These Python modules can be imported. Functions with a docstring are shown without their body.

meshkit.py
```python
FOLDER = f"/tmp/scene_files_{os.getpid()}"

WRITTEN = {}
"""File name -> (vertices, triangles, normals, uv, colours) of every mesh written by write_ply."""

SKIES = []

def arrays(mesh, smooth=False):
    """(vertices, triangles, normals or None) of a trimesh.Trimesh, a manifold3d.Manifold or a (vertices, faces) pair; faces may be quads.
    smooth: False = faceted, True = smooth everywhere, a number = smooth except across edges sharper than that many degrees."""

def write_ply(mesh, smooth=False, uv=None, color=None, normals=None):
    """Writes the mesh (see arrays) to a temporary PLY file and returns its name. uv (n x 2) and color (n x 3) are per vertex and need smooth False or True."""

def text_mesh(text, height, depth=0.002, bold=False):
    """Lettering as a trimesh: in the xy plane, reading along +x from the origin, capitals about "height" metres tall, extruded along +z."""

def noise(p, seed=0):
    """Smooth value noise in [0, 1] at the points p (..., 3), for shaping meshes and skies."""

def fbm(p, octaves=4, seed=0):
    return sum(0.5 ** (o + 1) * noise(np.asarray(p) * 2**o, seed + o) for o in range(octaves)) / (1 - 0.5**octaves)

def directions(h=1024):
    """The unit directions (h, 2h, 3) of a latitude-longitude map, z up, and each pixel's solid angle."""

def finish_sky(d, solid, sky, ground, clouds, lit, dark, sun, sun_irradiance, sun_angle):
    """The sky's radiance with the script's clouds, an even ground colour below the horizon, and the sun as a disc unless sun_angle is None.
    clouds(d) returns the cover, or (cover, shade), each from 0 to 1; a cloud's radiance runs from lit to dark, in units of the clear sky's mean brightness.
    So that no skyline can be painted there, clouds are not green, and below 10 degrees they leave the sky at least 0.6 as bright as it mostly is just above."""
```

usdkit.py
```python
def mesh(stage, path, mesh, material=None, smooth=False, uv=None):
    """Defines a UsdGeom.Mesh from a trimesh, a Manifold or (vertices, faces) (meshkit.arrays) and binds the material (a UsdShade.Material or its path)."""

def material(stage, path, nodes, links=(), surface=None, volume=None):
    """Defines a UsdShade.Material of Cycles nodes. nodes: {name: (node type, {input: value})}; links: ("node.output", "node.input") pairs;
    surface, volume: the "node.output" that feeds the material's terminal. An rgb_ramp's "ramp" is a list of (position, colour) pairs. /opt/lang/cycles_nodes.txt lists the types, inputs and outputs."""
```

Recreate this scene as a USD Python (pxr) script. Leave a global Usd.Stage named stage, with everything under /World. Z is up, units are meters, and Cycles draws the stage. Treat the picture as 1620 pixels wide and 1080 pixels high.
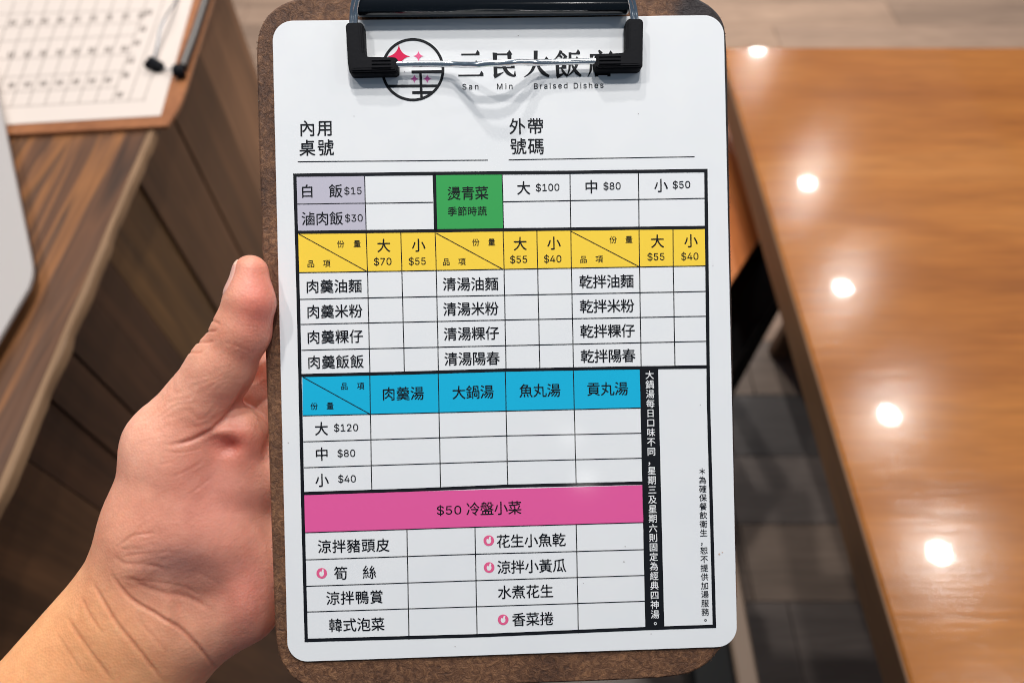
import math, glob
import numpy as np
import trimesh, manifold3d, shapely, shapely.affinity, shapely.ops
from shapely.geometry import Polygon, LineString, Point, MultiPolygon
from PIL import Image, ImageDraw, ImageFont
from pxr import Usd, UsdGeom, UsdLux, UsdShade, Sdf, Gf, Vt
import usdkit, meshkit

stage = Usd.Stage.CreateInMemory()
UsdGeom.SetStageUpAxis(stage, UsdGeom.Tokens.z)
UsdGeom.SetStageMetersPerUnit(stage, 1.0)
UsdGeom.Xform.Define(stage, '/World')
UsdGeom.Scope.Define(stage, '/World/Looks')
rng = np.random.default_rng(7)

# ------------------------------------------------------------------ camera
FPX, PITCH, EYE = 1060.0, math.radians(55.8), np.array([0, 0, 1.35])
CR = np.array([1.0, 0, 0])
CF = np.array([0, math.cos(PITCH), -math.sin(PITCH)])
CU = np.array([0, math.sin(PITCH), math.cos(PITCH)])
cam = UsdGeom.Camera.Define(stage, '/World/camera')
M = Gf.Matrix4d(*CR, 0, *CU, 0, *(-CF), 0, *EYE, 1)
cam.AddTransformOp().Set(M)
cam.CreateHorizontalApertureAttr(36.0)
cam.CreateVerticalApertureAttr(36.0 * 682 / 1024)
cam.CreateFocalLengthAttr(36.0 * FPX / 1620)
cam.CreateFStopAttr(7.8)
cam.CreateFocusDistanceAttr(0.2195)
cam.CreateClippingRangeAttr(Gf.Vec2f(0.01, 50))
cam.CreateExposureAttr(0.0)

# ------------------------------------------------------------------ lamps of the room, and added fill lights
AMBIENT, CEILING, SPOT = 0.11, 0.15, 632.0
SPOT_ROW_TABLE = [(1.62, 0.10), (1.62, 0.766), (1.615, 1.354), (1.61, 2.05), (1.62, 2.78), (1.605, 4.03)]
SPOT_AISLE_AND_FILL = [(0.19, 0.41), (0.0, 0.76), (-0.32, 1.06), (0.296, -1.331, 0.06), (0.362, -1.54, 0.09), (-0.85, 0.35, 0.8), (-0.1, 2.6, 2.6), (0.45, 3.0, 3.6)]  # last two are added lamps that brighten the far floor
CEIL_Z = 2.7


def material(name, nodes, links, surface='p.BSDF'):
    return usdkit.material(stage, f'/World/Looks/{name}', nodes, links, surface=surface)


amb = UsdLux.DomeLight.Define(stage, '/World/room_ambient')
amb.CreateIntensityAttr(1.0)
dm = usdkit.material(stage, '/World/Looks/room_ambient', {'b': ('background_shader', {'color': (0.58, 0.86, 1.22), 'strength': AMBIENT})}, [], surface='b.background')
UsdShade.MaterialBindingAPI.Apply(amb.GetPrim()).Bind(dm)
cl = UsdLux.RectLight.Define(stage, '/World/ceiling_fill')  # added soft fill, standing in for bounce off the ceiling
cl.CreateWidthAttr(5.0); cl.CreateHeightAttr(4.4); cl.CreateIntensityAttr(CEILING); cl.CreateColorAttr(Gf.Vec3f(0.60, 0.88, 1.2))
cl.AddTranslateOp().Set(Gf.Vec3d(0.6, 2.3, 2.95))
for i, (x, y, *k) in enumerate(SPOT_ROW_TABLE + SPOT_AISLE_AND_FILL):
    d = UsdLux.DiskLight.Define(stage, f'/World/downlight_and_fill_{i:03d}')
    d.CreateRadiusAttr(0.042); d.CreateIntensityAttr(SPOT * (k[0] if k else 0.42 if x > 1.3 else 1.0)); d.CreateColorAttr(Gf.Vec3f(1.0, 0.972, 0.935))
    d.AddTranslateOp().Set(Gf.Vec3d(x, y, CEIL_Z))


# ------------------------------------------------------------------ helpers
used = {}


def numbered(path):
    n = used.get(path, 0)
    used[path] = n + 1
    return path if n == 0 else f'{path}_{n:03d}'


def tag(prim, label=None, cat=None, group=None, kind=None):
    for k, v in (('label', label), ('category', cat), ('group', group), ('kind', kind)):
        if v:
            prim.SetCustomDataByKey(k, v)
    return prim


def thing(name, label, cat, group=None, kind=None):
    x = UsdGeom.Xform.Define(stage, numbered('/World/' + name))
    return tag(x.GetPrim(), label, cat, group, kind)


def obj(name, mesh, mat, parent=None, smooth=30, label=None, uv=None):
    base = str(parent.GetPath()) if parent is not None else '/World'
    m = usdkit.mesh(stage, numbered(f'{base}/{name}'), mesh, mat, smooth=smooth, uv=uv)
    if label:
        m.GetPrim().SetCustomDataByKey('label', label)
    return m.GetPrim()


def ray(px, py):
    return (px - 810) * CR + (540 - py) * CU + FPX * CF


def at_z(px, py, z):
    d = ray(px, py)
    return EYE + d * ((z - EYE[2]) / d[2])


def on_plane(px, py, p0, n):
    d = ray(px, py)
    return EYE + d * (np.dot(p0 - EYE, n) / np.dot(d, n))


def hull(pts):
    return manifold3d.Manifold.hull_points(np.asarray(pts, float))


def box(lo, hi, bevel=0.0):
    lo, hi = np.array(lo, float), np.array(hi, float)
    pts = []
    for s in np.ndindex(2, 2, 2):
        c = np.where(s, hi, lo)
        if not bevel:
            pts.append(c)
        for a in range(3):
            if bevel:
                q = c + np.where(s, -bevel, bevel)
                q[a] = c[a]
                pts.append(q)
    return hull(pts)


def frame_hull(pts_uv_h, O, u, v, n):
    return hull([O + a * u + b * v + c * n for a, b, c in pts_uv_h])


def tube(path, r, sides=14, caps=True):
    """A round tube along a path; r is one radius or one per point."""
    P = np.asarray(path, float)
    r = np.broadcast_to(np.asarray(r, float), len(P))
    T = np.gradient(P, axis=0)
    T /= np.linalg.norm(T, axis=1, keepdims=True)
    a = np.cross(T[0], [0.3, 0.5, 0.81]); a /= np.linalg.norm(a)
    V = []
    for i in range(len(P)):
        a = a - T[i] * np.dot(a, T[i]); a /= np.linalg.norm(a)
        b = np.cross(T[i], a)
        for k in range(sides):
            t = 2 * math.pi * k / sides
            V.append(P[i] + r[i] * (math.cos(t) * a + math.sin(t) * b))
    F = []
    for i in range(len(P) - 1):
        for k in range(sides):
            p, q = i * sides + k, i * sides + (k + 1) % sides
            F += [(p, q, q + sides), (p, q + sides, p + sides)]
    if caps:
        for s, ring in ((0, 0), (1, len(P) - 1)):
            c = len(V); V.append(P[ring])
            for k in range(sides):
                p, q = ring * sides + k, ring * sides + (k + 1) % sides
                F.append((c, q, p) if s == 0 else (c, p, q))
    return np.array(V), np.array(F)


def spline(pts, n=60):
    from scipy.interpolate import CubicSpline, PchipInterpolator
    P = np.asarray(pts, float)
    t = np.concatenate([[0], np.cumsum(np.linalg.norm(np.diff(P, axis=0), axis=1))])
    return PchipInterpolator(t, P)(np.linspace(0, t[-1], n))


def join(parts):
    V, F, k = [], [], 0
    for v, f in parts:
        V.append(np.asarray(v)); F.append(np.asarray(f) + k); k += len(v)
    return np.vstack(V), np.vstack(F)


# ------------------------------------------------------------------ materials
def srgb(r, g, b):
    c = np.array([r, g, b]) / 255.0
    return tuple(np.where(c <= 0.04045, c / 12.92, ((c + 0.055) / 1.055) ** 2.4))


def plain(name, col, rough=0.5, bump=None, **kw):
    nodes = {'p': ('principled_bsdf', {'base_color': col, 'roughness': rough, **kw})}
    links = []
    if bump:
        scale, dist = bump
        nodes |= {'g': ('texture_coordinate', {}), 'n': ('noise_texture', {'scale': scale, 'detail': 4.0}), 'b': ('bump', {'distance': dist, 'strength': 0.6})}
        links += [('g.object', 'n.vector'), ('n.fac', 'b.height'), ('b.normal', 'p.normal')]
    return material(name, nodes, links)


def wood(name, stops, scale, grain_scale, rough=0.4, coat=0.0, distort=0.6, coat_rough=0.04, bump=0.0004):
    """Streaked wood: a noise stretched along the grain drives the colour; a finer one the fibres."""
    nodes = {
        'g': ('texture_coordinate', {}),
        'm': ('mapping', {'scale': scale}), 'm2': ('mapping', {'scale': grain_scale}),
        'n': ('noise_texture', {'scale': 1.0, 'detail': 3.0, 'roughness': 0.55, 'distortion': distort}),
        'n2': ('noise_texture', {'scale': 1.0, 'detail': 5.0, 'roughness': 0.6}),
        'r': ('rgb_ramp', {'ramp': stops}),
        'r2': ('rgb_ramp', {'ramp': [(0.25, (0.62, 0.60, 0.58)), (0.7, (1.08, 1.08, 1.08))]}),
        'x': ('mix_color', {'blend_type': 'multiply', 'fac': 0.75}),
        'b': ('bump', {'distance': bump, 'strength': 0.5}),
        'p': ('principled_bsdf', {'roughness': rough, 'coat_weight': coat, 'coat_roughness': coat_rough}),
    }
    links = [('g.object', 'm.vector'), ('g.object', 'm2.vector'), ('m.vector', 'n.vector'), ('m2.vector', 'n2.vector'),
             ('n.fac', 'r.fac'), ('n2.fac', 'r2.fac'), ('r.color', 'x.a'), ('r2.color', 'x.b'), ('x.result', 'p.base_color'),
             ('n2.fac', 'b.height'), ('b.normal', 'p.normal')]
    return material(name, nodes, links)


M_table = wood('table_wood', [(0.2, srgb(134, 78, 33)), (0.42, srgb(158, 95, 39)), (0.58, srgb(170, 106, 46)), (0.72, srgb(176, 114, 55)), (0.85, srgb(150, 90, 38))], (1.3, 7.5, 4), (14, 200, 30), rough=0.16, coat=0.35, coat_rough=0.04)
M_table_edge = wood('table_edge_wood', [(0.25, srgb(92, 62, 40)), (0.7, srgb(128, 92, 60))], (30, 3, 20), (200, 14, 200), rough=0.5)
M_counter = wood('counter_wood', [(0.30, srgb(68, 48, 35)), (0.40, srgb(104, 70, 48)), (0.47, srgb(90, 63, 46)), (0.52, srgb(122, 82, 54)), (0.57, srgb(142, 94, 56)), (0.63, srgb(88, 62, 45)), (0.75, srgb(126, 90, 65))], (34, 1.8, 8), (170, 9, 60), rough=0.42, distort=0.9)
M_trim = wood('counter_trim', [(0.3, srgb(112, 84, 60)), (0.7, srgb(150, 118, 88))], (40, 5, 40), (220, 16, 200), rough=0.5)
M_panels = [wood(f'panel_wood_{"abcd"[i]}', [(0.3, tuple(0.6 * np.array(srgb(*c)))), (0.5, srgb(*c)), (0.7, tuple(1.45 * np.array(srgb(*c))))], (14, 26, 2.2), (90, 160, 10), rough=0.5)
            for i, c in enumerate([(80, 50, 30), (108, 75, 40), (102, 68, 42), (148, 106, 75)])]
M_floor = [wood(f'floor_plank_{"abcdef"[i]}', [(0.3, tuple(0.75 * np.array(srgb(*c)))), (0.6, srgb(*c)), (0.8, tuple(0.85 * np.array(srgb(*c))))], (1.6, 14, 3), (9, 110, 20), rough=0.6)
           for i, c in enumerate([(182, 150, 127), (192, 158, 133), (172, 142, 120), (122, 110, 103), (146, 126, 111), (98, 91, 88)])]  # last three darker, for shade near and under the table
M_side = wood('side_table_wood', [(0.3, srgb(176, 96, 44)), (0.7, srgb(204, 126, 66))], (14, 2.4, 4), (150, 12, 40), rough=0.4, coat=0.3)
M_blackmetal = plain('black_metal', (0.005, 0.005, 0.005), 0.5, specular_ior_level=0.15)
M_brownrail = plain('brown_rail', srgb(120, 100, 84), 0.5, bump=(60, 0.0005))
M_white_card = material('white_card', {
    'g': ('texture_coordinate', {}), 'n': ('noise_texture', {'scale': 60.0, 'detail': 2.0}),
    'r': ('rgb_ramp', {'ramp': [(0.3, (0.775, 0.785, 0.80)), (0.7, (0.80, 0.805, 0.812))]}),
    'b': ('bump', {'distance': 0.0002, 'strength': 0.12}),
    'p': ('principled_bsdf', {'roughness': 0.5, 'specular_ior_level': 0.16, 'coat_weight': 0.09, 'coat_roughness': 0.085})},
    [('g.object', 'n.vector'), ('n.fac', 'r.fac'), ('r.color', 'p.base_color'), ('n.fac', 'b.height'), ('b.normal', 'p.normal')])


def ink(name, c, k=1.0):
    return plain('ink_' + name, tuple(k * np.array(c)), 0.5, specular_ior_level=0.16, coat_weight=0.12, coat_roughness=0.085)


I_black = ink('black', (0.008, 0.009, 0.012))
I_yellow, I_green, I_lav = ink('yellow', srgb(247, 208, 70)), ink('green', srgb(58, 160, 84)), ink('lavender', srgb(190, 186, 199))
I_cyan, I_pink, I_white = ink('cyan', srgb(24, 176, 216)), ink('pink', srgb(226, 92, 156)), ink('white', (0.8, 0.8, 0.8))
I_red, I_rose, I_mauve = ink('red', srgb(212, 26, 78)), ink('rose', srgb(226, 96, 140)), ink('mauve', srgb(196, 96, 160))
M_rubber = plain('black_rubber', (0.007, 0.007, 0.009), 0.6, specular_ior_level=0.10, bump=(900, 0.0001))
M_chrome = plain('chrome', (0.88, 0.88, 0.88), 0.2, metallic=1.0)
M_blackgloss = plain('black_enamel', (0.006, 0.007, 0.009), 0.16, coat_weight=0.6)
M_board = material('hardboard', {
    'g': ('texture_coordinate', {}), 'n': ('noise_texture', {'scale': 520.0, 'detail': 6.0, 'roughness': 0.75, 'distortion': 0.8}),
    'n2': ('noise_texture', {'scale': 34.0, 'detail': 4.0, 'roughness': 0.6}),
    'r': ('rgb_ramp', {'ramp': [(0.28, srgb(60, 36, 23)), (0.5, srgb(114, 78, 54)), (0.72, srgb(166, 122, 86))]}),
    'r2': ('rgb_ramp', {'ramp': [(0.32, (0.46, 0.40, 0.38)), (0.62, (1.12, 1.08, 1.02))]}),
    'x': ('mix_color', {'blend_type': 'multiply', 'fac': 0.9}),
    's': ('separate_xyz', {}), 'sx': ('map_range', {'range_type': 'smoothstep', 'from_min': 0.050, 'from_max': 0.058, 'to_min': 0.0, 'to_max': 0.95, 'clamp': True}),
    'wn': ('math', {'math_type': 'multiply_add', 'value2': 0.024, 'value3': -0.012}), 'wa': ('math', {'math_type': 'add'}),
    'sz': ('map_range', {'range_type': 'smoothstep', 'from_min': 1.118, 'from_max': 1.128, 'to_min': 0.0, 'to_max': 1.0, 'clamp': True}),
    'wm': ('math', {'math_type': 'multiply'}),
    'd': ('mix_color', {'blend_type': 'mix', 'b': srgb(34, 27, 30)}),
    'b': ('bump', {'distance': 0.0009, 'strength': 0.9}),
    'p': ('principled_bsdf', {'roughness': 0.62})},
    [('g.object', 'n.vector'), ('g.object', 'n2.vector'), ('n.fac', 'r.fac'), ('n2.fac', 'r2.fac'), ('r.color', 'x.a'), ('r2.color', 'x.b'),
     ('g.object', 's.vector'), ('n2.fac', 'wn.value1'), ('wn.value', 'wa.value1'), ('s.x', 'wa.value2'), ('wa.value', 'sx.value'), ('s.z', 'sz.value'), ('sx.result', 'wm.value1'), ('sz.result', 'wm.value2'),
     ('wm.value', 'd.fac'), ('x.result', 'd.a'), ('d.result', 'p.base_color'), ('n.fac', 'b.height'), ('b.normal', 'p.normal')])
M_oldboard = wood('old_clipboard_board', [(0.3, srgb(130, 78, 46)), (0.7, srgb(166, 108, 68))], (8, 8, 8), (120, 120, 60), rough=0.4, coat=0.4)
M_paper = plain('order_paper', srgb(204, 190, 180), 0.6)
I_grey, I_mark = plain('pale_print', srgb(150, 138, 130), 0.6), plain('dark_print', srgb(140, 128, 120), 0.6)
M_plastic = plain('white_plastic', srgb(172, 165, 161), 0.4, bump=(40, 0.0003))
M_nail = plain('nail', srgb(234, 172, 156), 0.32, coat_weight=0.5, subsurface_weight=0.2, subsurface_scale=0.002)
M_nailtip = plain('nail_tip', srgb(232, 190, 168), 0.34, coat_weight=0.4)
M_skin = material('skin', {
    'a': ('attribute', {'attribute': 'skin_tint'}), 'g': ('texture_coordinate', {}),
    'v': ('voronoi_texture', {'scale': 1150.0, 'feature': 'f1'}), 'n': ('noise_texture', {'scale': 180.0, 'detail': 4.0, 'roughness': 0.6}),
    'n2': ('noise_texture', {'scale': 420.0, 'detail': 3.0}),
    'r': ('rgb_ramp', {'ramp': [(0.3, (0.86, 0.80, 0.79)), (0.7, (1.08, 1.06, 1.05))]}),
    'x': ('mix_color', {'blend_type': 'multiply', 'fac': 0.55}),
    'b1': ('bump', {'distance': 0.00022, 'strength': 0.34}), 'b2': ('bump', {'distance': 0.0003, 'strength': 0.25}),
    'p': ('principled_bsdf', {'roughness': 0.5, 'specular_ior_level': 0.42, 'subsurface_weight': 0.3, 'subsurface_scale': 0.003, 'subsurface_radius': (1.0, 0.35, 0.2)})},
    [('g.object', 'v.vector'), ('g.object', 'n.vector'), ('g.object', 'n2.vector'), ('n.fac', 'r.fac'), ('a.color', 'x.a'), ('r.color', 'x.b'), ('x.result', 'p.base_color'),
     ('v.distance', 'b1.height'), ('n2.fac', 'b2.height'), ('b2.normal', 'b1.normal'), ('b1.normal', 'p.normal')])

# ------------------------------------------------------------------ floor: rows of planks running across
floor = thing('floor', 'pale greige wood-look plank floor seen past the table and under it', 'floor', kind='structure')
obj('subfloor', box((-1.2, -1.0, -0.03), (3.6, 4.2, -0.012)), plain('subfloor', (0.05, 0.045, 0.04), 0.8), floor)
for r in range(30):
    y0 = -0.6 + r * 0.152
    x = -1.2 - rng.uniform(0, 1.0)
    while x < 3.4:
        x1 = min(x + 1.18, 3.6)
        if x1 > -1.15:
            obj('plank', box((max(x, -1.2) + 0.001, y0 + 0.0004, -0.012), (x1 - 0.001, y0 + 0.1516, rng.uniform(-0.0006, 0.0004)), 0.0015), M_floor[rng.integers(3) if y0 > 0.84 else (3, 5, 4, 3, 5, 3, 4)[r % 7]], floor)  # rows near and under the table: shade put into darker plank tones
        x += 1.18

# ------------------------------------------------------------------ dining table on the right
TZ = 0.75
table = thing('dining_table', 'honey brown wooden dining table with ceiling lamps mirrored in its varnish', 'table')
tx0 = at_z(1306, 640, TZ)[0]
ty1 = at_z(1400, 75, TZ)[1]
obj('tabletop', box((tx0 + 0.002, -0.9, TZ - 0.036), (tx0 + 1.3, ty1, TZ), 0.0025), M_table, table)
obj('edge_band', box((tx0 - 0.0005, -0.9, TZ - 0.040), (tx0 + 0.0018, ty1 - 0.002, TZ - 0.0015), 0.0004), M_table_edge, table)
for ly in (ty1 - 0.07, -0.75):  # unseen slab legs, the far one shaped to block light under the top
    obj('leg', box((tx0 + 0.30, ly - 0.015, 0.001), (tx0 + 0.95, ly + 0.015, TZ - 0.0405), 0.004), M_table_edge, table)

# ------------------------------------------------------------------ low side table and black stool between the clipboard and the dining table
def slab_z(pix, z1, thick, shrink=0.0):
    P_ = np.array([at_z(x, y, z1) for x, y in pix])
    c_ = P_.mean(0); P_ = c_ + (P_ - c_) * (1 - shrink)
    return hull([np.array([a_[0], a_[1], z]) for a_ in P_ for z in (z1 - thick, z1)]), P_


SZ = 0.64
side = thing('side_table', 'low orange wooden table half hidden behind the right edge of the clipboard', 'table')
g_, P_ = slab_z([(1075, 575), (1150, 450), (1200, 372), (1250, 300), (1230, 140), (1050, 140)], SZ, 0.022)
obj('tabletop', g_, M_side, side)
for k in (0, 3, 4, 5):
    c = P_[k] + (P_.mean(0) - P_[k]) * 0.18
    obj('leg', box((c[0] - 0.014, c[1] - 0.014, 0.001), (c[0] + 0.014, c[1] + 0.014, SZ - 0.0225)), M_blackmetal, side)
TZ2 = 0.50
stool = thing('stool', 'black stool standing in front of the low orange table beside the dining table', 'stool')
g_, P_ = slab_z([(1050, 640), (1135, 470), (1200, 360), (1262, 420), (1228, 476), (1155, 582), (1080, 700)], TZ2, 0.05)
obj('seat', g_, M_blackmetal, stool)
for k in (0, 2, 3, 6):
    c = P_[k] + (P_.mean(0) - P_[k]) * 0.2
    obj('leg', box((c[0] - 0.012, c[1] - 0.012, 0.001), (c[0] + 0.012, c[1] + 0.012, TZ2 - 0.0505)), M_blackmetal, stool)

# ------------------------------------------------------------------ black bench by the near right corner
BZ = 0.46
bench = thing('bench', 'black bench with brown side rail below the right lower clipboard corner', 'bench')
b0, b1, b2 = (at_z(x, 1080, BZ)[0] for x in (1094, 1168, 1204))
by1 = at_z(1165, 960, BZ)[1] + 0.10
obj('seat_rail', box((b0, -0.5, BZ - 0.05), (b1, by1, BZ), 0.006), M_blackmetal, bench)
obj('side_rail', box((b1 + 0.001, -0.5, BZ - 0.05), (b2, by1 - 0.01, BZ - 0.004), 0.003), M_brownrail, bench)
for yy in (by1 - 0.06, -0.42):
    obj('leg', box((b0 + 0.008, yy - 0.02, 0.001), (b1 - 0.008, yy + 0.02, BZ - 0.051)), M_blackmetal, bench)

# ------------------------------------------------------------------ wooden counter on the left
KZ = 0.93
counter = thing('counter', 'dark wooden counter with streaked top and upright plank front', 'counter')
c1, c2 = at_z(172, 380, KZ), at_z(38.5, 700, KZ)
cx = (c1[0] + c2[0]) / 2
ang = math.atan2(c1[0] - c2[0], c1[1] - c2[1])
CY1 = 0.90


def cpt(y, dx):
    """x of a line parallel to the counter's edge, dx metres inside it."""
    return c1[0] + math.tan(ang) * (y - c1[1]) + dx


def counter_slab(dx0, dx1, y0, y1, z0, z1):
    return hull([np.array([cpt(y, dx), y, z]) for y in (y0, y1) for dx in (dx0, dx1) for z in (z0, z1)])


obj('counter_top', counter_slab(-0.80, -0.0062, -0.6, CY1, KZ - 0.008, KZ), M_counter, counter)
ys = np.linspace(-0.6, CY1, 120)
wob = 0.0022 * (meshkit.fbm(np.stack([ys * 40, ys * 0, ys * 0], 1), 3) - 0.5)
tv, tf = [], []
for i, y in enumerate(ys):
    for dx, z in ((-0.006, KZ - 0.008), (wob[i] * 3, KZ - 0.008), (wob[i] * 2, KZ - 0.0015), (-0.0015 + wob[i], KZ + 0.0002), (-0.006, KZ - 0.0002)):
        tv.append((cpt(y, dx), y, z))
for i in range(len(ys) - 1):
    for k in range(5):
        a, b = i * 5 + k, i * 5 + (k + 1) % 5
        tf.append((a, b, b + 5)); tf.append((a, b + 5, a + 5))
obj('edge_trim', (np.array(tv), np.array(tf)), M_trim, counter)
# upright planks of the counter's front, each its own width and tone (x where their joints meet the counter edge)
pxs = []
for jx, jy in ((20, 705), (71, 620), (110, 552), (142, 457), (169, 398), (230, 300), (291, 222), (345, 150)):
    d = ray(jx, jy)
    P0 = np.array([cpt(0, -0.02), 0, 0]); nrm = np.array([math.cos(ang), -math.sin(ang), 0])
    pxs.append((EYE + d * (np.dot(P0 - EYE, nrm) / np.dot(d, nrm)))[1])
joints = [-0.6, -0.46, -0.33, -0.2, -0.08] + [v for v in pxs if v > -0.05] + [CY1 - 0.012]
joints = sorted(joints)
tones = [0, 2, 0, 0, 2, 0, 0, 0, 0, 1, 2, 2, 3, 3, 3, 3]
for i in range(len(joints) - 1):
    g = 0.004 if min(abs(joints[i] - v) for v in (pxs[2], pxs[6])) < 1e-6 else 0.0005
    off = -0.02 - 0.004 * rng.random()
    obj('front_plank', counter_slab(-0.05, off, joints[i] + g, joints[i + 1] - 0.0005, 0.002, KZ - 0.0085), M_panels[tones[i]], counter)
obj('carcass', counter_slab(-0.76, -0.051, -0.58, CY1 - 0.02, 0.002, KZ - 0.0085), plain('counter_inside', (0.02, 0.016, 0.013), 0.8), counter)


# ------------------------------------------------------------------ the other clipboard lying on the counter
def flat_on_z(pix, z):
    return np.array([at_z(x, y, z) for x, y in pix])


def prism_z(pix, z0, z1):
    P = flat_on_z(pix, z1)
    return hull([np.array([a[0], a[1], z]) for a in P for z in (z0, z1)])


oc = thing('order_clipboard', 'orange brown clipboard lying on the wooden counter corner', 'clipboard')
obj('board', prism_z([(264, 199), (10, 213), (-170, 222), (-75, -160), (373, -160), (336, 0), (294, 140), (284, 168)][:], KZ + 0.001, KZ + 0.0045), M_oldboard, oc)
sheet = thing('order_sheet', 'white order form with small grey grid under the counter clipboard clip', 'paper')
PZ = KZ + 0.0052
obj('paper', prism_z([(254, 183), (-160, 207), (-62, -150), (347, -150)], KZ + 0.0047, PZ), M_paper, sheet)


def ribbon_z(a, b, w, z):
    A, B = at_z(*a, z), at_z(*b, z)
    d = (B - A) / np.linalg.norm(B - A)
    n = np.cross([0, 0, 1.0], d) * w / 2
    return np.array([A - n, A + n, B + n, B - n]), np.array([[0, 3, 2], [0, 2, 1]])


for (a, b) in [((-120, 176), (231, 158)), ((-100, 128), (178 + 22, 113)), ((-95, 70), (212, 56)), ((-60, 24), (239, 16)), ((-80, 97), (213, 110 - 24)), ((-70, 46), (228, 36)), ((-110, 152), (186, 138))]:
    obj('ruled_line', ribbon_z(a, b, 0.0009, PZ + 0.0002), I_grey, sheet, smooth=False)
vd = np.array([57.0, -163.0])
for k in range(11):
    bx = 16.5 + 26.6 * (k - 2) if k < 9 else (203 if k == 9 else 227)
    by = 171 - 0.055 * bx
    o = np.array([bx, by])
    e2 = o + vd * (1.05 - 0.0 * k) * np.array([1 + 0.0 * k, 1])
    obj('ruled_line', ribbon_z(tuple(o), tuple(e2), 0.0009, PZ + 0.0003), I_grey, sheet, smooth=False)


def scribble(px, py, z, s, seed):
    """A small illegible printed sign: a few short strokes."""
    g = np.random.default_rng(seed)
    parts = []
    for dx in (-0.55, 0.55):
        for k in range(3):
            y = (k - 1) * 0.55 * s
            parts.append(ribbon_z((px + dx * s - 0.45 * s + y * -0.3, py + y), (px + dx * s + 0.45 * s + y * -0.3, py + y - 0.4), 0.0011, z))
        t = g.uniform(-0.3, 0.3) * s
        parts.append(ribbon_z((px + dx * s + t - 0.25 * s, py + 0.8 * s), (px + dx * s + t + 0.25 * s, py - 0.8 * s), 0.0012, z))
    return join(parts)


for ri, (x0, y0, n) in enumerate([(18, 135, 7), (18, 87, 8), (20, 36, 9)]):
    for k in range(n):
        px = x0 + 25.5 * k
        obj('printed_mark', scribble(px, y0 - 0.055 * (px - x0), PZ + 0.0004, 5.6, ri * 20 + k), I_mark, sheet, smooth=False)
for k, (px, py) in enumerate([(189, 150), (199, 119), (207, 96), (217, 68), (226, 46), (235, 20)]):
    obj('printed_mark', scribble(px, py, PZ + 0.0004, 5.2, 100 + k), I_mark, sheet, smooth=False)
P = lambda px, py, h: at_z(px, py, KZ + h)
obj('clip_bar', tube([P(289, 106, 0.011), P(307, 56, 0.011), P(322, 10, 0.011), P(366, -130, 0.011)], 0.0042), plain('dull_steel', (0.16, 0.145, 0.135), 0.55, metallic=1.0), oc)
obj('rubber_foot', tube([P(236, 106, 0.0085), P(240, 101, 0.0085), P(252, 107, 0.0085), P(257, 109, 0.0085)], [0.0055, 0.0075, 0.0065, 0.003]), M_rubber, oc)
obj('rubber_foot', tube([P(276, 113, 0.011), P(284, 113, 0.011), P(291, 111, 0.011)], [0.006, 0.0075, 0.006]), M_rubber, oc)
obj('wire', tube(spline([P(243, 100, 0.008), P(248, 76, 0.010), P(254, 46, 0.016), P(262, 28, 0.018), P(279, 0, 0.010), P(292, -40, 0.008)]), 0.0011, 8), M_chrome, oc)
obj('wire', tube([P(256, 109, 0.0085), P(276, 112, 0.0105)], 0.0011, 8), M_chrome, oc)

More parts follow.
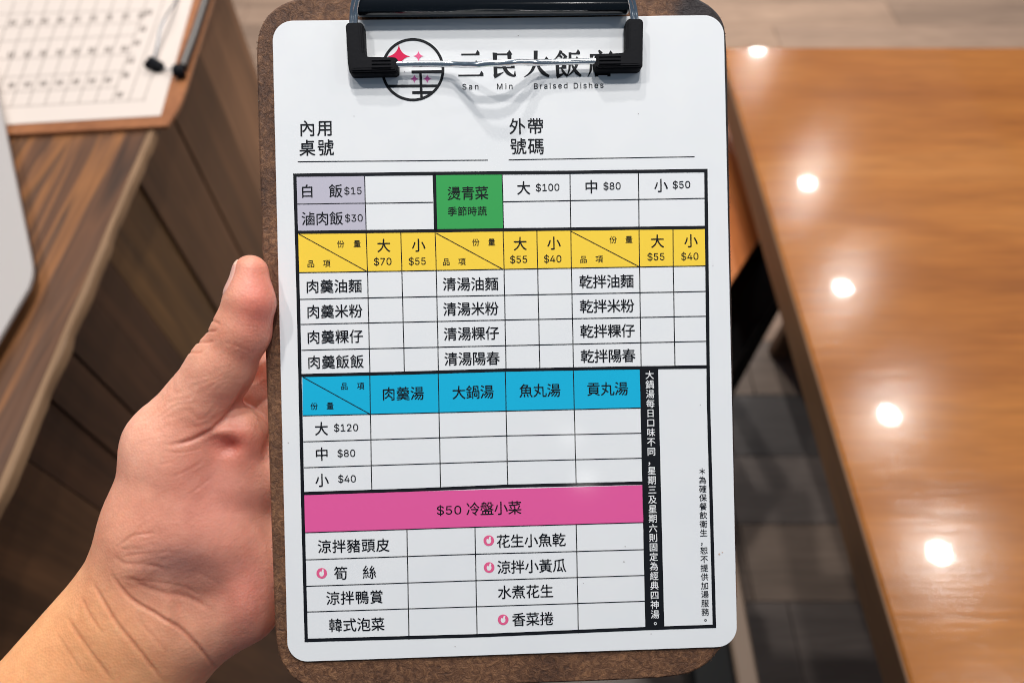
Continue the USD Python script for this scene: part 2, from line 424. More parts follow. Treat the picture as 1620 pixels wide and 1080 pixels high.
# ------------------------------------------------------------------ white plastic panel at the left border
dev = thing('white_device', 'white plastic panel with rounded corner standing on the counter at far left', 'device')
DZ = KZ + 0.016
pix = [(-40, -20), (8, 205), (26, 300), (36, 343), (43.5, 382), (49, 408), (51, 424), (50, 438), (45, 454), (30, 480), (0, 531), (-60, 632), (-330, 600), (-330, -20)]
top = flat_on_z(pix, DZ); cen = top.mean(0); UPV = np.array([0, 0, 1.0])
obj('panel', hull(np.vstack([cen + (top - cen) * 0.994, top - UPV * 0.001, top - UPV * 0.003, cen + (top - cen) * 0.985 - UPV * 0.005])), M_plastic, dev, smooth=40)
obj('stand', hull(np.vstack([cen + (top - cen) * 0.80 - UPV * 0.0055, cen + (top - cen) * 0.80 - UPV * (0.016 - 0.0008)])), M_plastic, dev)

# ------------------------------------------------------------------ the held clipboard: a frame of its own
Rs = np.array([[0.99948582, -0.02327185, -0.02205721], [0.0233515, 0.99972167, 0.00336052], [0.02197287, -0.00387386, 0.99975106]])
toW = lambda c: c[0] * CR + c[1] * CU + c[2] * CF
SU, SV, SN = toW(Rs[:, 0]), toW(Rs[:, 1]), -toW(Rs[:, 2])
SO = EYE + toW(np.array([-0.00169063, 0.00153631, 0.22068331]))
MM = 0.001


def S(px, py, h=0.0):
    """The point that stands h mm above the card's face, seen at px, py of the photograph."""
    return on_plane(px, py, SO + SN * h * MM, SN)


def uv(px, py, h=0.0):
    d = S(px, py, h) - SO
    return np.array([np.dot(d, SU), np.dot(d, SV)])


def from_uv(a, h):
    a = np.asarray(a)
    return SO + np.outer(a[:, 0], SU) + np.outer(a[:, 1], SV) + SN * h * MM


def round_corners(poly, r):
    return poly.buffer(-r, join_style='mitre').buffer(r, quad_segs=10)


def plate(poly, layers):
    """A convex plate: layers of (inset mm, height mm)."""
    pts = []
    for ins, h in layers:
        g = poly.buffer(-ins * MM) if ins else poly
        pts.append(from_uv(np.array(g.exterior.coords)[:-1], h))
    return hull(np.vstack(pts))


clipboard = thing('clipboard', 'brown hardboard clipboard with wire clip held upright by a hand', 'clipboard')
HB = -1.0
outline = [(406, 120), (405, 75), (409, 48), (420, 26), (440, 8), (468, -3), (500, -6), (800, -9), (1075, -11), (1103, -4), (1128, 11), (1143, 29), (1149, 50), (1151.5, 120),
           (1158, 500), (1167, 930), (1166, 985), (1153, 1012), (1136, 1031), (1122, 1048), (1104, 1060), (1080, 1069), (1020, 1075), (800, 1083), (520, 1093), (482, 1086), (459, 1070), (444, 1046), (437, 1020), (434, 990),
           (424, 700), (412, 330)]
ol = np.array(outline, float)
for _ in range(3):
    nx = np.roll(ol, -1, 0)
    ol = np.stack([0.75 * ol + 0.25 * nx, 0.25 * ol + 0.75 * nx], 1).reshape(-1, 2)
bp = Polygon([uv(x, y, HB) for x, y in ol]).convex_hull
# the board's front, cut into small facets so that the rough edge can wander
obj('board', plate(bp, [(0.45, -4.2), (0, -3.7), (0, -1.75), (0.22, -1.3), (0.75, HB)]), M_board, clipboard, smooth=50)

# loose fibres that stand out along the sawn edge
ring = bp.exterior
fib = UsdGeom.BasisCurves.Define(stage, str(clipboard.GetPath()) + '/edge_fibre')
pts, cnt = [], []
for k in range(900):
    s0 = rng.uniform(0, ring.length)
    p0 = np.array(ring.interpolate(s0).coords[0]); p1 = np.array(ring.interpolate((s0 + 0.0006) % ring.length).coords[0])
    t = p1 - p0; t /= max(np.linalg.norm(t), 1e-9); nn = np.array([t[1], -t[0]])
    cen2 = np.array(bp.centroid.coords[0])
    if np.dot(nn, p0 - cen2) < 0:
        nn = -nn
    h0 = rng.uniform(-3.4, -1.3)
    L = rng.uniform(0.15, 0.5) * MM
    a_ = p0 - nn * 0.0002; b_ = p0 + nn * L * 0.5 + t * rng.normal(0, 0.5) * L; c_ = b_ + t * rng.normal(0, 1.0) * L + nn * L * rng.uniform(-0.3, 0.5)
    pts += [from_uv([a_], h0)[0], from_uv([b_], h0 + rng.normal(0, 0.15))[0], from_uv([c_], h0 + rng.normal(0, 0.25))[0]]
    cnt.append(3)
fib.CreateTypeAttr('linear')
fib.CreatePointsAttr(Vt.Vec3fArray.FromNumpy(np.array(pts, np.float32)))
fib.CreateCurveVertexCountsAttr(Vt.IntArray.FromNumpy(np.array(cnt, np.int32)))
fib.CreateWidthsAttr(Vt.FloatArray([0.00007])); fib.SetWidthsInterpolation('constant')
UsdShade.MaterialBindingAPI.Apply(fib.GetPrim()).Bind(M_board)
fib.GetPrim().SetCustomDataByKey('kind', 'stuff')

# the clip: black roller, chrome arms, two black rubber corners, bent chrome wire
def rounded_bar(pix_poly, h0, h1, bev, r_px):
    g = Polygon([uv(x, y, h1) for x, y in pix_poly])
    g = g.buffer(-r_px * 0.208 * MM).buffer(2 * r_px * 0.208 * MM).buffer(-r_px * 0.208 * MM)
    top = []
    cs = manifold3d.CrossSection([np.array(shapely.geometry.polygon.orient(g).exterior.coords)[:-1]])
    m = cs.extrude((h1 - h0 - bev) * MM)
    lo = m.translate((0, 0, h0 * MM))
    tops = [lo]
    for k in range(1, 5):
        t = k / 4 * math.pi / 2
        ins, hh = bev * (1 - math.cos(t)), bev * math.sin(t)
        prev = bev * math.sin((k - 1) / 4 * math.pi / 2)
        tops.append(cs.offset(-ins * MM, manifold3d.JoinType.Round).extrude((hh - prev + 0.02) * MM).translate((0, 0, (h1 - bev + prev - 0.02) * MM)))
    m = manifold3d.Manifold.batch_boolean(tops, manifold3d.OpType.Add).to_mesh()
    v = m.vert_properties[:, :3]
    return SO + np.outer(v[:, 0], SU) + np.outer(v[:, 1], SV) + np.outer(v[:, 2], SN), m.tri_verts


obj('rubber_corner', rounded_bar([(545, 34), (574, 33), (577, 88), (629, 88.5), (629, 114), (552, 115.5), (549, 100)], 0.15, 4.7, 1.5, 7), M_rubber, clipboard, smooth=35)
obj('rubber_corner', rounded_bar([(991, 27.5), (1019, 27.5), (1018, 106), (1010, 107.5), (941.5, 108.5), (941, 83.5), (990.5, 81.5)], 0.15, 4.7, 1.5, 7), M_rubber, clipboard, smooth=35)
for x0, x1, y0 in ((588, 618, 101), (948, 982, 95)):
    for k in (-5.5, 0, 5.5):
        obj('grip_rib', tube([S(x0, y0 + k + 0.3, 4.72), S(x1, y0 + k - 0.3, 4.72)], 0.00032, 8), M_rubber, clipboard)
wire = spline([S(622, 102.5, 3.0), S(680, 101.5, 3.0), S(712, 102, 3.4), S(738, 103, 6.2), S(760, 102.5, 8.6), S(782, 100.5, 9.0), S(806, 99.5, 8.4), S(828, 99, 6.0), S(852, 99.5, 3.4), S(885, 98.5, 3.0), S(946, 97, 3.0)], 160)
obj('wire', tube(wire, 0.00098, 18), M_chrome, clipboard)
for pth in ([(556, 40, 3.2), (556.5, 22, 4.0), (560, 0, 6.5), (566, -30, 8.0)], [(562.5, 40, 3.2), (563, 20, 4.2), (566, 0, 6.4), (571, -30, 8.0)],
            [(1007, 34, 3.2), (1005, 16, 4.2), (1000, -4, 6.5), (995, -30, 8.0)], [(1001.5, 34, 3.2), (999, 16, 4.2), (995, -4, 6.5), (990, -30, 8.0)]):
    obj('clip_arm', tube(spline([S(*q) for q in pth], 40), 0.00075, 12), M_chrome, clipboard)
obj('roller', tube([S(565, 9.5, 2.7), S(568, 9.5, 2.7), S(991, 6, 2.7), S(994, 6, 2.7)], [0.0030, 0.0034, 0.0034, 0.0030], 40), M_blackgloss, clipboard)
obj('clip_base', rounded_bar([(585, -60), (975, -64), (975, -2), (585, 2)], HB + 0.05, 3.4, 0.6, 3), M_blackgloss, clipboard)

# ------------------------------------------------------------------ the menu card under the clip
menu = thing('menu_card', 'white plastic menu card printed with coloured price table under the clip', 'menu')
card = Polygon([uv(430.5, 33.5), uv(1145, 24), uv(1166.5, 1022), uv(455, 1047)])
card = card.buffer(-0.0066, join_style='mitre').buffer(0.0066, quad_segs=12)
obj('card', plate(card, [(0.05, -0.95), (0, -0.85), (0, -0.12), (0.12, 0.0)]), M_white_card, menu, smooth=40)


def flat(poly_px, h):
    """Triangulates a shapely shape drawn in pixels and lays it h mm above the card."""
    V, F, k = [], [], 0
    for g in getattr(poly_px, 'geoms', [poly_px]):
        if g.is_empty or g.area < 0.02:
            continue
        v, f = trimesh.creation.triangulate_polygon(g, engine='earcut')
        V.append(v); F.append(np.asarray(f) + k); k += len(v)
    V, F = np.vstack(V), np.vstack(F)
    R_ = np.outer(V[:, 0] - 810, CR) + np.outer(540 - V[:, 1], CU) + FPX * CF
    P = EYE + R_ * (((SO + SN * h * MM - EYE) @ SN) / (R_ @ SN))[:, None]
    a, b, c = P[F[0, 0]], P[F[0, 1]], P[F[0, 2]]
    n = np.cross(P[F[:, 1]] - P[F[:, 0]], P[F[:, 2]] - P[F[:, 0]]) @ SN
    F[n < 0] = F[n < 0][:, ::-1]
    return P, F


H1, H2, H3 = 0.05, 0.075, 0.10
# coloured cells
for pts_, col in [
    ([(469, 279), (577, 278), (578, 321.5), (470, 323)], I_lav), ([(470, 323.5), (578, 322), (579, 365), (471, 366)], I_lav),
    ([(689, 277), (794.4, 276), (796.5, 363), (690.5, 365)], I_green),
    ([(471, 369), (579.7, 367), (581.6, 429.6), (473, 431.3)], I_yellow), ([(579.9, 367), (633.8, 366.5), (636, 428.9), (581.8, 429.6)], I_yellow), ([(634.0, 366.5), (688, 366), (690.4, 428), (636.2, 428.9)], I_yellow),
    ([(688.2, 366), (795.8, 364.8), (797.3, 425.8), (690.6, 428)], I_yellow), ([(796, 364.8), (849.2, 364.0), (850.7, 425.2), (797.5, 425.8)], I_yellow), ([(849.4, 364.0), (902.8, 363), (904.4, 424.3), (850.9, 425.2)], I_yellow),
    ([(903, 363), (1010.9, 361.5), (1011.8, 421.8), (904.6, 424.3)], I_yellow), ([(1011.1, 361.5), (1064.6, 361), (1065.3, 421), (1012, 421.8)], I_yellow), ([(1064.8, 361), (1116, 360), (1117, 420.4), (1065.5, 421)], I_yellow),
    ([(478, 594), (584.9, 591), (586.3, 655), (479, 657.5)], I_cyan), ([(585.1, 591), (693, 589), (694.3, 652.6), (586.5, 655)], I_cyan), ([(693.2, 589), (799.4, 587), (800.8, 649.8), (694.5, 652.6)], I_cyan),
    ([(799.6, 587), (906.8, 585), (908, 647.5), (801, 649.8)], I_cyan), ([(907, 585), (1012.5, 582), (1013.4, 645.2), (908.2, 647.5)], I_cyan),
    ([(481, 782), (1016.5, 767), (1018, 826), (482, 842)], I_pink),
    ([(1012, 582), (1041, 581), (1051, 994), (1021, 996)], I_black)]:
    obj('colour_cell', flat(Polygon(pts_), H1), col, menu, smooth=False)


def line(pts_, w, name='ruled_line', col=I_black, cap='flat'):
    obj(name, flat(LineString(pts_).buffer(w / 2, cap_style=cap, join_style='mitre'), H2), col, menu, smooth=False)


# heavy frame
outer = [(463.6, 274.6), (690, 271.8), (900, 270), (1119.4, 267.2), (1123.7, 640), (1128.3, 810), (1133, 992.5), (1020, 996.3), (755, 1007.5), (481.8, 1015), (476.5, 810), (472.8, 640), (469.3, 480)]
inner = Polygon(outer).buffer(-5.4, join_style='mitre')
obj('frame_line', flat(Polygon(outer).difference(inner), H2), I_black, menu, smooth=False)
for pts_ in ([(469, 367.6), (687, 365.2), (796, 363.6), (1117, 359.8)], [(475, 593.8), (640, 590), (800, 585.2), (950, 582.5), (1120, 580)], [(480, 780.2), (640, 775), (803, 768.5), (1018, 763.6)], [(687, 275), (689.3, 366)]):
    line(pts_, 5.2, 'frame_line')
for pts_ in ([(470, 323), (685, 320.2)], [(576.7, 279), (579.3, 366)], [(794.4, 275), (796.7, 363)], [(795, 319.3), (1116.5, 313.8)], [(901.8, 273), (902.9, 361)], [(1010, 271), (1011, 360)],
             [(473, 431.3), (636, 428.8), (796, 426), (1117.6, 420.5)], [(474, 473.4), (640, 470), (798, 467), (1118, 460.9)], [(475.8, 513), (640, 509.5), (799, 506), (1119, 500)], [(477, 553.8), (640, 550.2), (800, 546.6), (1119.5, 539.6)],
             [(579.2, 367), (581.4, 430), (585.2, 591)], [(634, 367), (635.8, 429), (639.8, 589)], [(688.4, 367), (690.2, 428.4), (693.7, 588)], [(796, 365), (797.5, 426), (800.6, 586)], [(849.3, 364), (850.6, 425), (854, 584)], [(903, 363), (904, 424), (907.3, 583)], [(1011, 361), (1011.8, 421), (1014.4, 582)], [(1064.7, 361), (1065.2, 420.7), (1067.8, 580)],
             [(479, 657.4), (640, 653.8), (801, 649.8), (1013.3, 645)], [(585, 593), (588.1, 777)], [(693.3, 590), (697.1, 774)], [(799.4, 587), (803.3, 770)], [(907, 585), (911.6, 767)],
             [(480, 698.4), (801, 689), (1014.2, 684.8)], [(481, 739.4), (802, 729.2), (1015.5, 724.3)],
             [(481, 842.2), (751, 833.4), (912, 829), (1018.5, 826)], [(643.8, 837), (647, 1011)], [(751.4, 833), (754.8, 1007)], [(911.6, 828.5), (915, 1001)],
             [(482.5, 885), (752, 876), (1019.5, 868.8)], [(484, 926.8), (753, 917.8), (1020, 909.5)], [(485, 967.4), (754, 959), (1020.6, 950.3)],
             [(473, 370.5), (580.5, 429.4)], [(690.2, 369), (796, 426.2)], [(903.3, 366), (1011.3, 422)], [(479.5, 596.5), (586.2, 655.3)]):
    line(pts_, 1.5)
line([(471, 256), (772, 253.4)], 1.35)
line([(804.5, 253), (1099, 248)], 1.35)

# ---- lettering
FONTS = glob.glob('/opt/blender-*/*/datafiles/fonts')[0]
F_cjk = ImageFont.truetype(FONTS + '/Noto Sans CJK Regular.woff2', 112)
F_lat = ImageFont.truetype(FONTS + '/Inter.woff2', 112)


def outline_of(text, font, grow=0.0, soft=2.2):
    x0, y0, x1, y1 = font.getbbox(text, anchor='ls')
    im = Image.new('L', (x1 - x0 + 16, y1 - y0 + 16))
    ImageDraw.Draw(im).text((8 - x0, 8 - y0), text, 255, font, anchor='ls')
    on = np.pad(np.asarray(im) > 120, ((0, 0), (1, 1))).astype(np.int8)
    rows, st = np.nonzero(np.diff(on, axis=1) == 1)
    en = np.nonzero(np.diff(on, axis=1) == -1)[1]
    g = shapely.union_all(shapely.box(st, -rows - 1, en, -rows)).simplify(1.0)
    g = g.buffer(-soft, quad_segs=2).buffer(soft + grow, quad_segs=3).simplify(0.4)
    return shapely.affinity.affine_transform(g, [1 / 112, 0, 0, 1 / 112, -(8 - x0) / 112, (8 - y0) / 112])


cache = {}


def glyph(ch):
    if ch not in cache:
        cache[ch] = shapely.affinity.translate(outline_of(ch, F_cjk, 1.05), -0.5, -0.38)
    return cache[ch]


UPX = np.array([-0.0225, -1.0])


def place(g, c, s, ex, sx=1.0):
    """Glyph units to photograph pixels: c centre, s em size, ex unit vector along the line."""
    ux, uy = np.array(ex) * s * sx, UPX * s
    return shapely.affinity.affine_transform(g, [ux[0], uy[0], ux[1], uy[1], c[0], c[1]])


def text(s, first, last, size=22.5, col=I_black, h=H3, name='printed_text', spots=None):
    n = len(s)
    first, last = np.array(first, float), np.array(last, float)
    d = last - first
    ex = np.array([math.cos(-0.021), math.sin(-0.021)])
    if n > 1 and abs(d[0]) > abs(d[1]):
        ex = d / np.linalg.norm(d)
    gs = [place(glyph(ch), first + d * (k / max(n - 1, 1)), size, ex) for k, ch in enumerate(s) if ch != ' ']
    obj(name, flat(MultiPolygon([p_ for g in gs for p_ in getattr(g, 'geoms', [g])]), h), col, menu, smooth=False)


def latin(s, x0, x1, y, cap, col=I_black, slope=-0.0215):
    """A line of Latin letters or figures fitted between x0 and x1, capitals cap pixels tall, centred on y."""
    k = cap / 0.727
    adv = [F_lat.getlength(ch) / 112 * k for ch in s]
    sx = min(1.16, (x1 - x0 + 0.12 * k) / sum(adv)) if s[0] == '$' else 1.0
    adv = [a_ * sx for a_ in adv]
    gap = (x1 - x0 - sum(adv) + 0.12 * k) / max(len(s) - 1, 1)
    ex, x, gs = np.array([1, slope]), x0 - 0.06 * k, []
    for ch, w in zip(s, adv):
        if ('L' + ch) not in cache:
            cache['L' + ch] = shapely.affinity.translate(outline_of(ch, F_lat, 1.0, 1.2), 0, -0.3635)
        ux, uy = ex * k * sx, UPX * k
        g = shapely.affinity.affine_transform(cache['L' + ch], [ux[0], uy[0], ux[1], uy[1], x, y + slope * (x - (x0 + x1) / 2)])
        gs += list(getattr(g, 'geoms', [g]))
        x += w + gap
    g = MultiPolygon(gs)
    obj('printed_text', flat(g, H3), col, menu, smooth=False)


text('內用', (486, 203), (514, 202.5), 27); text('桌號', (486, 234), (515.2, 233.5), 27)
text('外帶', (818.5, 200), (847, 199.5), 27); text('號碼', (820, 231.5), (848, 231.5), 27)
latin('San', 731.5, 757, 137.3, 8.6); latin('Min', 786, 811, 136.8, 8.6); latin('Braised', 844.5, 898, 136, 8.6); latin('Dishes', 907.5, 954.5, 135.4, 8.6)
text('白', (486, 302.5), (486, 302.5)); text('飯', (531, 302), (531, 302)); latin('$15', 544.6, 572.6, 302, 11)
text('滷肉飯', (487.8, 346), (532, 345.4)); latin('$30', 545.8, 574, 345, 11)
text('燙青菜', (718.4, 306), (762, 305.2)); text('季節時蔬', (715.6, 334.5), (762.7, 333.8), 15.6)
for s_, a_, b_, pr in (('大', (828.4, 297.3), ('$100', 847.8, 885), 296.6), ('中', (935.6, 295.6), ('$80', 954.7, 982), 294.4), ('小', (1045.6, 293.4), ('$50', 1064.4, 1092), 292.3)):
    text(s_, a_, a_); latin(*b_, pr, 11)
for (a_, b_), y in (((538.9, 564.9), 386), ((752.7, 777.8), 383.3), ((970, 995), 379.2)):
    text('份量', (a_, y), (b_, y - 0.4), 12.2)
for (a_, b_), y in (((491.6, 516.7), 417.2), ((706, 730.7), 414.3), ((923, 948), 410.3)):
    text('品項', (a_, y), (b_, y - 0.5), 12.2)
text('品項', (544.6, 610.7), (570.4, 610.2), 12.2); text('份量', (497, 642.2), (522.2, 641.8), 12.2)
for s_, c_, b_, y in (('大', (607, 388.4), ('$70', 591.6, 619.4), 413.8), ('小', (662, 387.8), ('$55', 646.7, 674), 413.2), ('大', (822.9, 385.6), ('$55', 807, 834.5), 410.4), ('小', (876.2, 384.5), ('$40', 860.7, 888.2), 409.6),
                      ('大', (1040, 381.6), ('$55', 1024.4, 1051.6), 406.2), ('小', (1093, 380.7), ('$40', 1077.8, 1105), 405.5)):
    text(s_, c_, c_); latin(*b_, y, 11)
for s_, a_, b_ in (('肉羹油麵', (494.4, 453), (561.8, 452.2)), ('肉羹米粉', (495.6, 493), (562.7, 491.6)), ('肉羹粿仔', (496, 533.2), (563.6, 531.8)), ('肉羹飯飯', (496.8, 572.7), (564.7, 571.5)),
                   ('清湯油麵', (711.2, 449.4), (777.8, 448.9)), ('清湯米粉', (711.8, 488.9), (778, 487.8)), ('清湯粿仔', (712.7, 528.2), (778.8, 526.8)), ('清湯陽春', (713.7, 567.7), (780, 566.6)),
                   ('乾拌油麵', (927, 445.5), (992, 444.5)), ('乾拌米粉', (927.8, 484.4), (992.8, 483.4)), ('乾拌粿仔', (928.4, 523.8), (993.8, 522.8)), ('乾拌陽春', (929.2, 563.3), (994.7, 562.2)),
                   ('肉羹湯', (615, 622.7), (660, 621.8)), ('大鍋湯', (726, 620.7), (770.4, 619.4)), ('魚丸湯', (832, 617.8), (876, 617)), ('貢丸湯', (939, 615.2), (983, 614.4)),
                   ('冷盤小菜', (748.4, 804.6), (814.5, 802.6)), ('涼拌豬頭皮', (513.3, 864), (605.6, 861.6)), ('涼拌鴨賞', (526.7, 945.6), (595.6, 943.4)), ('韓式泡菜', (530.7, 988.4), (597.8, 986.6)),
                   ('花生小魚乾', (796.2, 855.6), (884.2, 853.2)), ('涼拌小黃瓜', (797.3, 896.6), (885, 893.8)), ('水煮花生', (798.2, 936.2), (865, 934.4)), ('香菜捲', (820.7, 979.2), (865, 977.8)),
                   ('筍', (539, 906), (539, 906)), ('絲', (584.4, 904.6), (584.4, 904.6))):
    text(s_, a_, b_)
latin('$50', 691, 730, 806.6, 13.2)
for s_, c_, b_, y in (('大', (508.4, 677.8), ('$120', 528.4, 566.7), 676.2), ('中', (509, 717.8), ('$80', 534, 562), 716.6), ('小', (509.3, 759), ('$40', 535, 563), 757)):
    text(s_, c_, c_); latin(*b_, y, 11)
s_ = '大鍋湯每日口味不同，星期三及星期六則固定為經典四神湯'
text(s_, (1027.8, 592.7), (1036.3, 971.0), 14.2, I_white); text('。', (1041, 981.5), (1041, 981.5), 14.2, I_white)
s_ = '為確保餐飲衛生，恕不提供加湯服務'
text(s_, (1111.6, 759), (1115.8, 967.4), 12.6); text('。', (1120, 976.6), (1120, 976.6), 12.6); text('＊', (1111, 745), (1111, 745), 12.6)

# the shop's name in heavy brush-serif strokes, drawn stroke by stroke in a 100 x 100 box
def hz(x0, x1, y, t=5):
    return Polygon([(x0, y), (x1 - 14, y), (x1 - 7, y + 13), (x1, y + 4), (x1, y - t), (x0, y - t)])


def vt(x, y0, y1, w=12):
    return Polygon([(x - w / 2 - 3, y1), (x + w / 2, y1 - 2), (x + w / 2 + 4, y1 - 7), (x + w / 2, y1 - 10), (x + w / 2, y0), (x - w / 2, y0)])


def sweep(pts_, w):
    P_ = spline(pts_, 16)
    t = np.gradient(P_, axis=0); t /= np.linalg.norm(t, axis=1, keepdims=True)
    nn = np.stack([-t[:, 1], t[:, 0]], 1)
    ww = np.interp(np.linspace(0, 1, 16), np.linspace(0, 1, len(w)), w)[:, None] / 2
    return Polygon(np.vstack([P_ + nn * ww, (P_ - nn * ww)[::-1]])).buffer(0)


SERIF = {
    '三': [hz(16, 84, 88), hz(22, 78, 50), hz(3, 97, 9)],
    '民': [vt(22, 6, 92), hz(22, 82, 88), vt(76, 56, 92), hz(22, 80, 60), hz(22, 94, 38), sweep([(50, 60), (56, 34), (72, 12), (94, 3)], [11, 13, 12, 5]), sweep([(94, 3), (95, 22)], [9, 1]), sweep([(16, 2), (34, 9), (52, 18)], [14, 8, 1])],
    '大': [hz(4, 96, 64), sweep([(50, 99), (49, 66), (36, 28), (4, 1)], [14, 13, 9, 1]), sweep([(51, 64), (60, 38), (74, 18), (98, 3)], [3, 10, 14, 8])],
    '飯': [sweep([(26, 99), (18, 84), (1, 68)], [10, 7, 1]), sweep([(25, 94), (36, 84), (47, 74)], [3, 8, 7]), sweep([(22, 80), (30, 73)], [8, 5]), vt(12, 4, 68, 10), hz(12, 44, 64, 4), vt(40, 32, 66, 9), hz(12, 40, 50, 4), hz(12, 40, 36, 4),
           sweep([(8, 1), (24, 8), (40, 18)], [13, 8, 1]), sweep([(26, 34), (36, 16), (48, 4)], [3, 9, 8]),
           hz(56, 97, 90), sweep([(60, 92), (59, 60), (56, 30), (46, 3)], [9, 9, 7, 1]), hz(60, 92, 64), sweep([(89, 62), (80, 36), (66, 18), (49, 3)], [9, 9, 6, 1]), sweep([(63, 54), (72, 34), (84, 16), (99, 4)], [2, 8, 13, 8])],
    '店': [sweep([(46, 100), (55, 88)], [6, 13]), hz(14, 97, 86), sweep([(18, 86), (17, 54), (14, 28), (2, 2)], [11, 10, 8, 1]), vt(56, 42, 82, 11), hz(56, 92, 64), vt(36, 2, 48, 11), hz(36, 88, 44), vt(82, 2, 48, 11), hz(36, 82, 12)],
}
for ch, (cx_, cy_) in zip('三民大飯店', ((744.5, 101.2), (795.5, 101), (848, 101.2), (898, 101), (949.5, 101))):
    g = shapely.affinity.translate(shapely.union_all([x.buffer(0.6) for x in SERIF[ch]]), -50, -50)
    g = place(shapely.affinity.scale(g, 0.01, 0.01, origin=(0, 0)), (cx_, cy_), 42, (1, -0.012))
    obj('printed_text', flat(g, H3), I_black, menu, smooth=False)

# round emblem
emb = obj('emblem', flat(Point(653, 110.5).buffer(50, quad_segs=24).difference(Point(653, 110.5).buffer(45.6, quad_segs=24)), H2), I_black, menu, smooth=False)
disc = Point(653, 110.5).buffer(46.5, quad_segs=24)
for pts_, w in (([(606, 136.6), (700, 136.0)], 4.4), ([(652, 146.8), (700, 146.2)], 4.4), ([(651, 114), (704, 113.4)], 4.6), ([(665, 112), (667, 156)], 4.2)):
    obj('emblem_line', flat(LineString(pts_).buffer(w / 2, cap_style='flat').intersection(disc), H3), I_black, emb, smooth=False)


def star(cx_, cy_, r, ry=None):
    ry = ry or r
    P_ = []
    for k in range(4):
        a0 = k * math.pi / 2
        for t in np.linspace(0, 1, 9)[:-1]:
            p0 = np.array([math.cos(a0), math.sin(a0)]); p2 = np.array([math.cos(a0 + math.pi / 2), math.sin(a0 + math.pi / 2)]); p1 = (p0 + p2) * 0.14
            q_ = (1 - t) ** 2 * p0 + 2 * t * (1 - t) * p1 + t * t * p2
            P_.append((cx_ + q_[0] * r, cy_ + q_[1] * ry))
    return Polygon(P_)


for c_, r_, col in (((631, 89.5), 18, I_red), ((662, 89), 8.2, I_rose), ((655.5, 125), 6.8, I_mauve), ((676, 125), 6.8, I_mauve)):
    obj('emblem_star', flat(star(*c_, r_, r_ * 1.05), H3), col, emb, smooth=False)

# small pink round marks with a pale pepper shape
for cx_, cy_ in ((509, 906.2), (773.3, 854.6), (773.8, 897), (796, 979.6)):
    m_ = obj('pepper_mark', flat(Point(cx_, cy_).buffer(8.4, quad_segs=10), H2), I_rose, menu, smooth=False)
    pp = Polygon([(-3.6, 3.8), (-4.4, 0.5), (-3.4, -2.8), (-2.2, -3.2), (-1.4, -0.8), (0.2, -2.0), (0.8, -5.2), (1.8, -7.6), (3.6, -7.2), (3.2, -3.4), (4.2, 0.2), (3.4, 3.6), (1.2, 5.6), (-1.8, 5.6)]).buffer(0.6)
    obj('pepper_shape', flat(shapely.affinity.translate(shapely.affinity.scale(pp, 0.78, 0.78, origin=(0, 0)), cx_, cy_), H3), I_white, m_, smooth=False)


# a few crumbs and stains that stick to the worn card
g5 = np.random.default_rng(5)
I_dust, I_stain = plain('dust', srgb(120, 108, 100), 0.7), plain('stain', srgb(206, 176, 160), 0.6)
for k, (x, y, r_) in enumerate([(987, 888, 1.3), (989, 864, 0.9), (1138, 876, 2.2), (1143, 873, 1.3), (923, 922, 0.8), (640, 113.5, 0.8), (820, 57, 1.0), (826, 28, 0.9), (1030, 1002, 0.9), (1108, 640, 0.7), (560, 184, 0.7), (1010, 180, 0.8), (456, 700, 0.9), (720, 1022, 1.0), (1128, 420, 0.7)]):
    a_ = np.linspace(0, 2 * math.pi, 9)[:-1]
    rr = r_ * g5.uniform(0.6, 1.1, 8)
    obj('speck', flat(Polygon(np.stack([x + rr * np.cos(a_), y + rr * np.sin(a_) * 0.8], 1)), H3 + 0.01), I_stain if k in (2, 3) else I_dust, menu, smooth=False)


# ------------------------------------------------------------------ the hand: one continuous skin from a smooth union of tapered bones
def surface_nets(D, o, h):
    s = D < 0
    corners = np.stack([s[i:s.shape[0] - 1 + i, j:s.shape[1] - 1 + j, k:s.shape[2] - 1 + k] for i, j, k in np.ndindex(2, 2, 2)])
    mixd = corners.any(0) & ~corners.all(0)
    I = np.argwhere(mixd)
    idx = -np.ones(mixd.shape, int); idx[tuple(I.T)] = np.arange(len(I))
    acc, num = np.zeros((len(I), 3)), np.zeros(len(I))
    cs = list(np.ndindex(2, 2, 2))
    val = {c: D[I[:, 0] + c[0], I[:, 1] + c[1], I[:, 2] + c[2]] for c in cs}
    for a in cs:
        for ax in range(3):
            if a[ax] == 0:
                b = list(a); b[ax] = 1; b = tuple(b)
                va, vb = val[a], val[b]
                x = (va < 0) != (vb < 0)
                t = np.where(x, va / np.where(x, va - vb, 1), 0)
                pt = np.tile(np.array(a, float), (len(I), 1)); pt[:, ax] = t
                acc[x] += pt[x]; num[x] += 1
    V = o + (I + acc / num[:, None]) * h
    F = []
    for ax in range(3):
        u_, v_ = (ax + 1) % 3, (ax + 2) % 3
        a = [slice(None)] * 3; b = [slice(None)] * 3
        a[ax] = slice(0, -1); b[ax] = slice(1, None)
        ch = s[tuple(a)] != s[tuple(b)]
        E = np.argwhere(ch)
        E = E[(E[:, u_] > 0) & (E[:, v_] > 0) & (E[:, u_] < s.shape[u_] - 1) & (E[:, v_] < s.shape[v_] - 1)]
        q = []
        for du, dv in ((-1, -1), (0, -1), (0, 0), (-1, 0)):
            c = E.copy(); c[:, u_] += du; c[:, v_] += dv
            q.append(idx[tuple(c.T)])
        q = np.stack(q, 1)
        inside = s[tuple(E.T)]
        q[~inside] = q[~inside][:, ::-1]
        F.append(q)
    return V, np.vstack(F)


Z0 = 220.7


